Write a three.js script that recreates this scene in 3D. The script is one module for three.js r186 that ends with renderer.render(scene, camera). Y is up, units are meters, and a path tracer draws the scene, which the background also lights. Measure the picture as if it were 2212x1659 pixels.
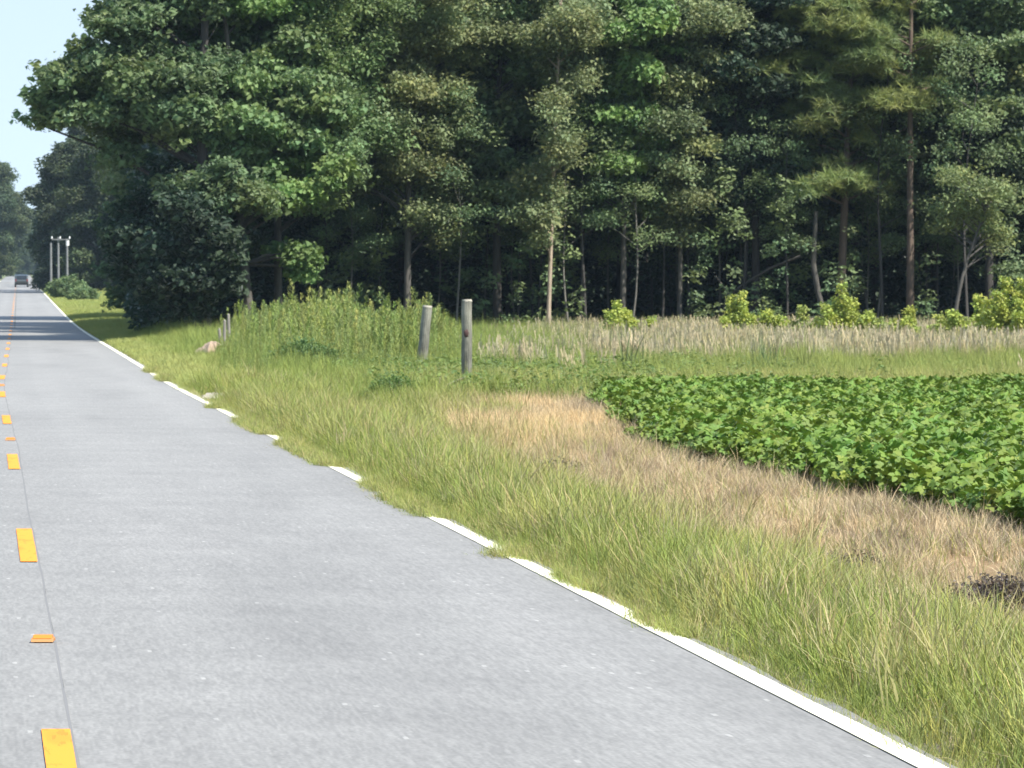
import * as THREE from 'three';
import { mergeGeometries } from 'three/addons/utils/BufferGeometryUtils.js';

// ---------------------------------------------------------------- camera, sky, sun, exposure
const scene = new THREE.Scene();
const EYE = 1.65, DEPTH_PX = 8300;                       // eye height; focal length in the units of my survey of the place
const camera = new THREE.PerspectiveCamera(11.41, 4 / 3, 0.5, 6000);
camera.position.set(0, EYE, 0);
camera.rotation.x = -1.377 * Math.PI / 180;
camera.focus = 14; camera.userData.fStop = 22;

const sunDir = new THREE.Vector3(0.48, 0.80, 0.36).normalize();
const sun = new THREE.DirectionalLight(new THREE.Color(1.0, 0.955, 0.87), 5.0);
sun.position.copy(sunDir).multiplyScalar(400).add(new THREE.Vector3(0, 0, -100));
sun.target.position.set(0, 0, -100);
sun.castShadow = true; sun.shadow.mapSize.set(4096, 4096);
Object.assign(sun.shadow.camera, { left: -160, right: 160, top: 220, bottom: -220, near: 1, far: 900 });
scene.add(sun, sun.target);

{ // hazy summer sky: pale at the horizon, bluer overhead, a soft glow round the sun
  const W = 512, H = 256, data = new Float32Array(W * H * 4);
  for (let j = 0; j < H; j++) {
    const el = ((j + 0.5) / H - 0.5) * Math.PI, sy = Math.sin(el);
    for (let i = 0; i < W; i++) {
      const az = ((i + 0.5) / W - 0.5) * 2 * Math.PI, x = Math.cos(az) * Math.cos(el), z = Math.sin(az) * Math.cos(el);
      const c = x * sunDir.x + sy * sunDir.y + z * sunDir.z;
      const t = Math.pow(1 - Math.max(0, sy), 4), glow = 0.55 * Math.pow(Math.max(0, c), 40) + 0.16 * Math.pow(Math.max(0, c), 6);
      let r = 0.24 + 0.235 * t + glow, g = 0.35 + 0.235 * t + glow * 0.97, b = 0.55 + 0.12 * t + glow * 0.92;
      if (sy < 0) { const k = Math.min(1, -sy * 8); r += (0.13 - r) * k; g += (0.15 - g) * k; b += (0.09 - b) * k; }
      const o = (j * W + i) * 4; data[o] = r; data[o + 1] = g; data[o + 2] = b; data[o + 3] = 1;
    }
  }
  const sky = new THREE.DataTexture(data, W, H, THREE.RGBAFormat, THREE.FloatType);
  sky.mapping = THREE.EquirectangularReflectionMapping; sky.magFilter = THREE.LinearFilter; sky.needsUpdate = true;
  scene.background = sky; scene.environment = sky;
}
scene.fog = new THREE.FogExp2(new THREE.Color(0.62, 0.82, 1.0), 0.00010);

const renderer = new THREE.WebGLRenderer({ antialias: true });
renderer.setSize(1024, 768);
renderer.toneMapping = THREE.LinearToneMapping;
renderer.toneMappingExposure = 1.8;
renderer.shadowMap.enabled = true; renderer.shadowMap.type = THREE.PCFSoftShadowMap;

// ---------------------------------------------------------------- helpers
function rng(seed) { let a = seed >>> 0; return () => { a = (a + 0x6D2B79F5) | 0; let t = Math.imul(a ^ (a >>> 15), 1 | a); t = (t + Math.imul(t ^ (t >>> 7), 61 | t)) ^ t; return ((t ^ (t >>> 14)) >>> 0) / 4294967296; }; }
const V = (x, y, z) => new THREE.Vector3(x, y, z);
const clamp = THREE.MathUtils.clamp, lerp = THREE.MathUtils.lerp, smooth = THREE.MathUtils.smoothstep;
function hash2(i, j, s) { let h = Math.imul(i, 374761393) + Math.imul(j, 668265263) + Math.imul(s, 2147483647 ^ 77777); h = Math.imul(h ^ (h >>> 13), 1274126177); return ((h ^ (h >>> 16)) >>> 0) / 4294967296; }
function vnoise(x, y, s = 0, period = 0) {
  const i = Math.floor(x), j = Math.floor(y), fx = x - i, fy = y - j, u = fx * fx * (3 - 2 * fx), v = fy * fy * (3 - 2 * fy);
  const w = (a) => period ? ((a % period) + period) % period : a;
  return lerp(lerp(hash2(w(i), w(j), s), hash2(w(i + 1), w(j), s), u), lerp(hash2(w(i), w(j + 1), s), hash2(w(i + 1), w(j + 1), s), u), v);
}
function fbm(x, y, s = 0, oct = 4, period = 0) { let a = 0, k = 0.5, f = 1, n = 0; for (let o = 0; o < oct; o++) { a += k * vnoise(x * f, y * f, s + o * 17, period * f); n += k; k *= 0.5; f *= 2; } return a / n; }
const used = {};
function numbered(n) { used[n] = (used[n] || 0) + 1; return used[n] === 1 ? n : n + '_' + String(used[n] - 1).padStart(3, '0'); }
function tag(o, label, category, group, kind) { if (label) o.userData.label = label; if (category) o.userData.category = category; if (group) o.userData.group = group; if (kind) o.userData.kind = kind; return o; }
function thing(name, label, category, group, kind) { const g = new THREE.Group(); g.name = numbered(name); tag(g, label, category, group, kind); scene.add(g); return g; }
function part(name, geo, mat, parent) { const m = new THREE.Mesh(geo, mat); m.name = name; m.castShadow = m.receiveShadow = true; parent.add(m); return m; }
function canvasTex(size, fn, srgb) {
  const d = new Uint8Array(size * size * 4);
  for (let j = 0; j < size; j++) for (let i = 0; i < size; i++) { const c = fn(i / size, j / size, i, j), o = (j * size + i) * 4; d[o] = clamp(c[0], 0, 1) * 255; d[o + 1] = clamp(c[1], 0, 1) * 255; d[o + 2] = clamp(c[2], 0, 1) * 255; d[o + 3] = 255; }
  const t = new THREE.DataTexture(d, size, size); t.wrapS = t.wrapT = THREE.RepeatWrapping; t.magFilter = THREE.LinearFilter; t.minFilter = THREE.LinearMipmapLinearFilter; t.generateMipmaps = true;
  if (srgb) t.colorSpace = THREE.SRGBColorSpace; t.needsUpdate = true; return t;
}
// place of something seen at survey column dx, row dy, at distance z
const PX = (dx, z) => (dx - 1106) / DEPTH_PX * z;
const PY = (dy, z) => EYE - (dy - 630) / DEPTH_PX * z;

// ---------------------------------------------------------------- the lie of the land
// centre line of the road: a straight that bends very slightly right
function roadX(z) { const a = 0.266 - 0.1367 * z, b = -0.28 - 0.1286 * z; return lerp(a, b, smooth(z, 52, 82)) + 0.0000007 * Math.max(0, z - 250) ** 2 * 1.4; }
// how far grass and soil have crept over the pavement edge
function creep(z) {
  let k = 0; for (const [a, b, d] of CREEP) k = Math.max(k, d * smooth(z, a - 0.5, a + 0.1) * (1 - smooth(z, b - 0.05, b + 0.15)));
  return k + 0.035 * vnoise(z * 0.7, 4, 55) + 0.02 * vnoise(z * 3.1, 8, 56) + 0.022 * vnoise(z * 9.3, 6, 57);
}
const CREEP = [[28.2, 31.0, 0.20], [31.6, 33.0, 0.14], [36.4, 41.6, 0.21], [44.4, 49.0, 0.21], [23.9, 24.2, 0.2], [54.3, 54.7, 0.22], [70.5, 73, 0.16], [78, 80, 0.14], [18.6, 19.4, 0.08], [21.3, 22.2, 0.07]];
const EDGE = 3.075, LINE_U = 3.0;
function rise(z) { return z < 140 ? 0 : (z < 220 ? (z - 140) ** 2 * 0.0000425 : 0.272 + (z - 220) * 0.0068); }
function soyEdge(z) { return z < 40 ? 6.55 : 6.55 + (z - 40) * 0.125; }
function groundY(x, z) {
  const u = x - roadX(z); let y = rise(z);
  const off = u > 0 ? u - EDGE : -u - EDGE;
  if (off < 0.02) y -= 0.05; else {
    y -= 0.05 * (1 - smooth(off, 0, 0.4));
    y += (fbm(x * 0.6, z * 0.3, 3, 3) - 0.5) * 0.10 * smooth(off, 0.2, 2);
    if (u > 0) y -= 0.16 * Math.exp(-(((off - 1.9) / 0.55) ** 2)) * (1 - smooth(z, 55, 62));   // shallow ditch
  }
  return y;
}

// ---------------------------------------------------------------- materials
const M = {};
const grain = canvasTex(512, (u, v) => { const n = fbm(u * 24, v * 24, 5, 5, 24); const k = 0.72 + 0.5 * n; return [k, k, k]; });
M.ground = new THREE.MeshStandardMaterial({ vertexColors: true, map: grain, roughness: 1, bumpMap: grain, bumpScale: 0.06 });
{
  const r = rng(11);
  const sp = new Float32Array(1024 * 1024);
  for (let k = 0; k < sp.length; k++) sp[k] = r();
  const A = canvasTex(1024, (u, v, i, j) => {
    const at = (a, b) => sp[((b & 1023) << 10) | (a & 1023)];
    const s = (at(i, j) + at(i + 1, j) + at(i, j + 1) + at(i + 1, j + 1) + at(i - 1, j) + at(i, j - 1)) / 6;
    // aggregate drawn out along the paver's travel
    const lat = (cx, cy, o) => { const x = i / cx, y = j / cy, a = Math.floor(x), b = Math.floor(y), fx = x - a, fy = y - b, wx = 1024 / cx, wy = 1024 / cy, q = (m, n) => at((m % wx) + o, (n % wy) + o * 3); return lerp(lerp(q(a, b), q(a + 1, b), fx), lerp(q(a, b + 1), q(a + 1, b + 1), fx), fy); };
    const n = lat(2, 16, 7), n2 = lat(4, 32, 211), g = fbm(u * 8, v * 8, 37, 3, 8);
    const stone = at(i >> 2, (j >> 4) + 500) > 0.9965 ? 0.08 : 0;
    const k = 0.495 + (s - 0.5) * 0.11 + (n - 0.5) * 0.06 + (n2 - 0.5) * 0.035 + (g - 0.5) * 0.04 + stone;
    return [k, k * 0.990, k * 0.962];
  }, true);
  A.repeat.set(1 / 5, 1 / 5);
  M.asphalt = new THREE.MeshStandardMaterial({ vertexColors: true, map: A, bumpMap: A, bumpScale: 0.006, roughness: 0.78 });
  const worn = canvasTex(512, (u, v) => { const n = fbm(u * 40, v * 40, 61, 4, 40), w = smooth(n, 0.30, 0.37), q = 0.86 + 0.14 * smooth(fbm(u * 12, v * 12, 64, 3, 12), 0.3, 0.6); return [(0.82 + 0.18 * w) * q, (0.82 + 0.18 * w) * q, (0.82 + 0.18 * w) * q]; });
  worn.repeat.set(1, 0.16);
  M.white = new THREE.MeshStandardMaterial({ color: new THREE.Color().setRGB(0.82, 0.79, 0.60), map: worn, bumpMap: worn, bumpScale: 0.004, roughness: 0.8 });
  M.yellow = new THREE.MeshStandardMaterial({ color: new THREE.Color().setRGB(0.78, 0.275, 0.014), map: worn, bumpMap: worn, bumpScale: 0.004, roughness: 0.75 });
}
M.crack = new THREE.MeshStandardMaterial({ color: new THREE.Color().setRGB(0.17, 0.17, 0.17), roughness: 0.95 });
const leafMat = (rough = 0.55, through = 0.4) => new THREE.MeshPhysicalMaterial({ color: 0xffffff, roughness: rough, transmission: through, thickness: 0, side: THREE.DoubleSide, specularIntensity: 0.6 });
M.leaf = leafMat(0.8, 0.48);
M.grass = leafMat(0.9, 0.35);
M.soy = leafMat(0.62, 0.4); M.soy.specularIntensity = 0.45;
const barkTex = canvasTex(256, (u, v) => { const n = fbm(u * 16, v * 4, 71, 4, 4), m = fbm(u * 32, v * 16, 77, 3, 16); const k = 0.45 + 0.75 * (n * 0.6 + m * 0.4 - 0.1); return [k, k, k]; });
const bark = (r, g, b) => new THREE.MeshStandardMaterial({ color: new THREE.Color().setRGB(r, g, b), map: barkTex, bumpMap: barkTex, bumpScale: 0.04, roughness: 0.95 });
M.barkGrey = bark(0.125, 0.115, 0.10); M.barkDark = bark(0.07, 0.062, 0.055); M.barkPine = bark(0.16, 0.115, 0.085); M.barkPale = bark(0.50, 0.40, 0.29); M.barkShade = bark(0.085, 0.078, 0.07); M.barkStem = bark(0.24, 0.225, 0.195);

// ---------------------------------------------------------------- ground: one sheet out to the horizon
{
  const zs = [], us = [];
  for (let z = -30; z < 12; z += 3) zs.push(z);
  for (let z = 12; z < 70; z += 0.45) zs.push(z);
  for (let z = 70; z < 170; z += 1.1) zs.push(z);
  for (let z = 170; z < 400; z += 5) zs.push(z);
  for (let z = 400; z < 1200; z += 40) zs.push(z);
  for (let z = 1200; z <= 4600; z += 400) zs.push(z);
  for (let u = -2400; u < -40; u *= 0.6) us.push(u);
  for (const u of [-30, -20, -12, -8, -6, -4.5, -3.6, -EDGE - 0.05, -2.5, 0, 2.5, EDGE + 0.02]) us.push(u);
  for (let u = 3.3; u < 16; u += 0.32) us.push(u);
  for (let u = 16; u < 60; u += 1.6) us.push(u);
  for (let u = 60; u < 2600; u *= 1.6) us.push(u);
  const pos = [], col = [], uv = [], idx = [];
  const soil = [0.115, 0.072, 0.042], green = [0.060, 0.075, 0.022], straw = [0.25, 0.165, 0.08], litter = [0.06, 0.045, 0.03], field = [0.13, 0.16, 0.05];
  const mix = (a, b, t) => a.map((v, k) => lerp(v, b[k], t));
  for (const z of zs) for (const u of us) {
    const x = roadX(z) + u;
    pos.push(x, groundY(x, z), -z); uv.push(x / 2, z / 2);
    let c = green; const n = fbm(x * 1.2, z * 0.5, 9, 3);
    if (u > 0 && z < 62) {
      const e = soyEdge(z) + (n - 0.5) * 0.5;
      const d = smooth(u, e - 2.1, e - 1.3);
      c = mix(green, straw, d * smooth(n, 0.15, 0.5));
      c = mix(c, soil, smooth(u, e - 0.5, e - 0.1));
      if (u > e - 1.6 && n < 0.36) c = mix(c, soil, 0.75);
    }
    if (z > 62 && z < 138 && u > 0) c = mix(green, straw, 0.35 * n);
    if (z > 126 && u > 5) c = mix(c, litter, smooth(z, 126, 136) * (1 - smooth(z, 205, 240)));
    if (z > 230) c = mix(green, field, smooth(z, 230, 280));
    const off = Math.abs(u) - EDGE; if (off > -0.3 && off < 0.35) c = mix(c, [0.17, 0.14, 0.10], 0.7);
    col.push(...c);
  }
  const C = us.length;
  for (let j = 0; j + 1 < zs.length; j++) for (let i = 0; i + 1 < C; i++) { const a = j * C + i; idx.push(a, a + 1, a + C, a + 1, a + C + 1, a + C); }
  const g = new THREE.BufferGeometry();
  g.setAttribute('position', new THREE.Float32BufferAttribute(pos, 3)); g.setAttribute('color', new THREE.Float32BufferAttribute(col, 3)); g.setAttribute('uv', new THREE.Float32BufferAttribute(uv, 2));
  g.setIndex(idx); g.computeVertexNormals();
  const m = new THREE.Mesh(g, M.ground); m.name = numbered('ground'); m.receiveShadow = true;
  tag(m, 'earth and low growth under the verge, meadow and wood', null, null, 'structure'); scene.add(m);
}

// ---------------------------------------------------------------- the road and its markings
function ribbon(z0, z1, step, uL, uR, y, colorFn, yL = 0) {
  const pos = [], uv = [], idx = [], col = [], nz = Math.max(1, Math.round((z1 - z0) / step)), us = typeof uL === 'function' ? null : uL;
  const nu = colorFn ? 14 : 1;
  for (let j = 0; j <= nz; j++) {
    const z = lerp(z0, z1, j / nz), a = typeof uL === 'function' ? uL(z) : uL, b = typeof uR === 'function' ? uR(z) : uR;
    for (let i = 0; i <= nu; i++) {
      const u = lerp(a, b, i / nu), x = roadX(z) + u;
      pos.push(x, rise(z) + y, -z); uv.push(u, z);
      if (colorFn) { const k = colorFn(u, z); col.push(...(k.length ? k : [k, k, k])); }
    }
  }
  for (let j = 0; j < nz; j++) for (let i = 0; i < nu; i++) { const p = j * (nu + 1) + i; idx.push(p, p + 1, p + nu + 1, p + 1, p + nu + 2, p + nu + 1); }
  const g = new THREE.BufferGeometry();
  g.setAttribute('position', new THREE.Float32BufferAttribute(pos, 3)); g.setAttribute('uv', new THREE.Float32BufferAttribute(uv, 2));
  if (colorFn) g.setAttribute('color', new THREE.Float32BufferAttribute(col, 3));
  g.setIndex(idx); g.computeVertexNormals(); return g;
}
{
  const road = thing('road', 'grey two lane asphalt road running off to the upper left', null, null, 'structure');
  const edgeR = (z) => EDGE + 0.025 + (vnoise(z * 1.3, 1, 5) - 0.5) * 0.05 + (vnoise(z * 4.1, 1, 6) - 0.5) * 0.02;
  const tone = (u, z) => {
    const wheel = Math.exp(-(((Math.abs(u) - 0.75) / 0.28) ** 2)) + Math.exp(-(((Math.abs(u) - 2.35) / 0.28) ** 2));
    let k = 0.97 + 0.07 * wheel + (fbm(u * 0.8, z * 0.12, 15, 4) - 0.5) * 0.22;
    // a dark scuff and a few old stains on the lane
    const s = Math.abs((u - 0.95) - (28 - z) * 0.16); if (z > 25 && z < 32 && s < 0.16) k -= 0.12 * (1 - s / 0.16);
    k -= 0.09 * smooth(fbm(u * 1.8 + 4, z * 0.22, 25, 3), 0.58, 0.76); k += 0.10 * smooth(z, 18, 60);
    if (u < 0) k *= 0.97;
    return [k, k * 1.0, k * 1.005];
  };
  const seam = (z) => 0.055 + (vnoise(z * 0.2, 3, 8) - 0.5) * 0.04 + (vnoise(z * 1.3, 3, 9) - 0.5) * 0.008;
  const near = { a: -20, b: 170 };
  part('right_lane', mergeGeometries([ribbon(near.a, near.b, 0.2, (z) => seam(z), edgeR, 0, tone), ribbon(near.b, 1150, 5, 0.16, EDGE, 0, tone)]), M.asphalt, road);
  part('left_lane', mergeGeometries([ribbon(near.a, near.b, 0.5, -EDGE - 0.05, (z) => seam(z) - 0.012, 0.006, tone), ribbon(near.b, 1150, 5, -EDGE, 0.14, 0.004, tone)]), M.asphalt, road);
  part('paving_seam', ribbon(-20, 170, 0.5, (z) => seam(z) - 0.013, (z) => seam(z) - 0.002 + 0.006 * vnoise(z * 3, 1, 4), 0.003), M.crack, road);
  const wob = (z, s) => (vnoise(z * 1.1, 2, s) - 0.5) * 0.012;
  part('white_edge_line', mergeGeometries([ribbon(-20, 170, 0.2, (z) => Math.min(LINE_U - 0.05 + wob(z, 41) * 0.4, edgeR(z) - 0.02), (z) => Math.max(Math.min(edgeR(z) - 0.012, LINE_U + 0.055 + wob(z, 43)), Math.min(LINE_U - 0.05, edgeR(z) - 0.02) + 0.004), 0.005), ribbon(170, 700, 6, LINE_U - 0.05, LINE_U + 0.055, 0.006)]), M.white, road);
  part('white_edge_line', mergeGeometries([ribbon(-20, 700, 3, -LINE_U - 0.06, -LINE_U + 0.055, 0.012)]), M.white, road);
  const end = [];
  for (let k = -2; k < 60; k++) { const z = 11.12 + k * 12.19; if (z < -18) continue; part('yellow_dash', ribbon(z, z + 3.25, 0.4, (q) => -0.065 + wob(q, 45) * 0.3, (q) => 0.04 + wob(q, 47) * 0.5, 0.012), M.yellow, road); }
}
// raised pavement markers between the dashes
{
  const orange = new THREE.MeshStandardMaterial({ color: new THREE.Color().setRGB(0.72, 0.20, 0.025), roughness: 0.35 });
  const pale = new THREE.MeshStandardMaterial({ color: new THREE.Color().setRGB(0.42, 0.19, 0.06), roughness: 0.6 });
  const prism = (w, d0, d1, h, y0) => { const s = new THREE.Shape(); s.moveTo(-d0 / 2, 0); s.lineTo(d0 / 2, 0); s.lineTo(d1 / 2, h); s.lineTo(-d1 / 2, h); s.closePath(); const g = new THREE.ExtrudeGeometry(s, { depth: w, bevelEnabled: true, bevelSize: 0.002, bevelThickness: 0.002, bevelSegments: 1 }); g.translate(0, y0, -w / 2); g.rotateY(Math.PI / 2); return g; };
  const labels = ['orange reflective road marker nearest the viewer, beside the seam of the near lane', 'small orange road marker, second one up the yellow dashes', 'tiny orange road marker, third one up the yellow dashes'];
  [18.0, 42.4, 66.8].forEach((z, i) => {
    const t = thing('road_marker', labels[i], 'road marker', 'raised markers along the centre line');
    t.position.set(roadX(z) - 0.005, rise(z) + 0.012, -z);
    part('base', prism(0.10, 0.10, 0.07, 0.014, 0), pale, t);
    part('reflector', prism(0.085, 0.075, 0.045, 0.012, 0.0155), orange, t);
  });
}

// ---------------------------------------------------------------- blades, tufts, scatter
function blades(n, opt, seed) {
  const r = rng(seed), pos = [], idx = [], seg = opt.seg || 3;
  for (let b = 0; b < n; b++) {
    const a = r() * 6.2832, rad = opt.spread * Math.sqrt(r()), bx = Math.cos(a) * rad, bz = Math.sin(a) * rad;
    const h = opt.h * (0.55 + 0.6 * r()), w = opt.w * (0.6 + 0.8 * r()), dir = r() * 6.2832, bend = opt.bend * (0.2 + 1.1 * r()) * h, f = dir + 1.57 + (r() - 0.5);
    const base = pos.length / 3;
    for (let s = 0; s <= seg; s++) {
      const t = s / seg, ww = w * (opt.taper ? (1 - t * 0.94) : (0.6 + 0.8 * Math.sin(t * 3.0))) / 2, out = bend * t * t, y = h * t * (1 - 0.25 * opt.bend * t);
      const cx = bx + Math.cos(dir) * out, cz = bz + Math.sin(dir) * out;
      pos.push(cx - Math.cos(f) * ww, y, cz - Math.sin(f) * ww, cx + Math.cos(f) * ww, y, cz + Math.sin(f) * ww);
      if (s) { const p = base + (s - 1) * 2; idx.push(p, p + 1, p + 2, p + 1, p + 3, p + 2); }
    }
    if (opt.head) { // a seed head: small diamond slips along the tip
      const t0 = pos.length / 3, tipx = bx + Math.cos(dir) * bend, tipz = bz + Math.sin(dir) * bend, tipy = h * (1 - 0.25 * opt.bend);
      for (let q = 0; q < opt.head; q++) {
        const p = pos.length / 3, yy = tipy - q * opt.headLen / opt.head, ox = (r() - 0.5) * opt.headW, oz = (r() - 0.5) * opt.headW, l = opt.headLen / opt.head * 1.6, ww = opt.headW * 0.45;
        pos.push(tipx + ox, yy - l / 2, tipz + oz, tipx + ox + ww * Math.cos(f), yy, tipz + oz + ww * Math.sin(f), tipx + ox, yy + l / 2, tipz + oz, tipx + ox - ww * Math.cos(f), yy, tipz + oz - ww * Math.sin(f));
        idx.push(p, p + 1, p + 2, p, p + 2, p + 3);
      }
    }
  }
  const g = new THREE.BufferGeometry(); g.setAttribute('position', new THREE.Float32BufferAttribute(pos, 3)); g.setIndex(idx); g.computeVertexNormals(); return g;
}
// leaf sprays: n kite leaves inside a flattened ball
function spray(n, R, flat, L, Wd, seed, up = 1) {
  const r = rng(seed), pos = [], idx = [], q = V(), nrm = V(), t = V(), s = V();
  for (let k = 0; k < n; k++) {
    const a = r() * 6.2832, rad = R * Math.pow(r(), 0.6); q.set(Math.cos(a) * rad, (r() * 2 - 1) * R * flat, Math.sin(a) * rad);
    nrm.set((r() - 0.5) * 1.5, up * (0.45 + r() * 0.7), (r() - 0.5) * 1.5).normalize();
    t.set(q.x + (r() - 0.5) * R, (r() - 0.75) * R * 0.6, q.z + (r() - 0.5) * R); t.addScaledVector(nrm, -t.dot(nrm)).normalize(); s.crossVectors(nrm, t);
    const l = L * (0.6 + 0.7 * r()), w = Wd * (0.6 + 0.7 * r()), p = pos.length / 3, lift = w * 0.22;
    const put = (a, b, c) => pos.push(q.x + t.x * a + s.x * b + nrm.x * c, q.y + t.y * a + s.y * b + nrm.y * c, q.z + t.z * a + s.z * b + nrm.z * c);
    put(-l / 2, 0, 0); put(-l * 0.05, w / 2, lift); put(l / 2, 0, -lift * 0.6); put(-l * 0.05, -w / 2, lift);
    idx.push(p, p + 2, p + 1, p, p + 3, p + 2);
  }
  const g = new THREE.BufferGeometry(); g.setAttribute('position', new THREE.Float32BufferAttribute(pos, 3)); g.setIndex(idx); g.computeVertexNormals(); return g;
}
// a pine tuft: needles radiating from a shoot
function tuft(n, R, w, seed) {
  const r = rng(seed), pos = [], idx = [];
  for (let k = 0; k < n; k++) {
    const a = r() * 6.2832, c = r() * 1.5 - 0.5, s = Math.sqrt(Math.max(0, 1 - c * c)), l = R * (0.7 + 0.4 * r()), d = V(Math.cos(a) * s, c, Math.sin(a) * s), f = V(r() - 0.5, r() - 0.5, r() - 0.5).cross(d).normalize().multiplyScalar(w / 2), p = pos.length / 3;
    const b = d.clone().multiplyScalar(R * 0.08), e = d.clone().multiplyScalar(l); e.y -= R * 0.12;
    pos.push(b.x - f.x, b.y - f.y, b.z - f.z, b.x + f.x, b.y + f.y, b.z + f.z, e.x, e.y, e.z); idx.push(p, p + 1, p + 2);
  }
  const g = new THREE.BufferGeometry(); g.setAttribute('position', new THREE.Float32BufferAttribute(pos, 3)); g.setIndex(idx); g.computeVertexNormals(); return g;
}
const _m = new THREE.Matrix4(), _q = new THREE.Quaternion(), _e = new THREE.Euler(), _s = V(), _c = new THREE.Color();
function instanced(name, geo, mat, list, parent) { // list of {p, rx, ry, rz, s, c}
  const m = new THREE.InstancedMesh(geo, mat, list.length); m.name = name;
  list.forEach((o, i) => {
    _e.set(o.rx || 0, o.ry || 0, o.rz || 0, 'YXZ'); _q.setFromEuler(_e); _s.set(o.s * (o.sw || 1), o.s * (o.sh || 1), o.s * (o.sw || 1)); _m.compose(o.p, _q, _s); m.setMatrixAt(i, _m);
    _c.setRGB(o.c[0], o.c[1], o.c[2]); m.setColorAt(i, _c);
  });
  m.castShadow = m.receiveShadow = true; m.userData.kind = 'stuff'; if (parent) parent.add(m); return m;
}
const tint = (c, r, v = 0.25, h = 0.12) => { const k = 1 + (r() - 0.5) * 2 * v, q = 1 + (r() - 0.5) * 2 * h; return [c[0] * k * q, c[1] * k, c[2] * k / q]; };
const mixc = (a, b, t) => [lerp(a[0], b[0], t), lerp(a[1], b[1], t), lerp(a[2], b[2], t)];
function inView(x, z, m = 1.5) { return Math.abs(x) < 0.1335 * z * 1.12 + m; }

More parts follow.
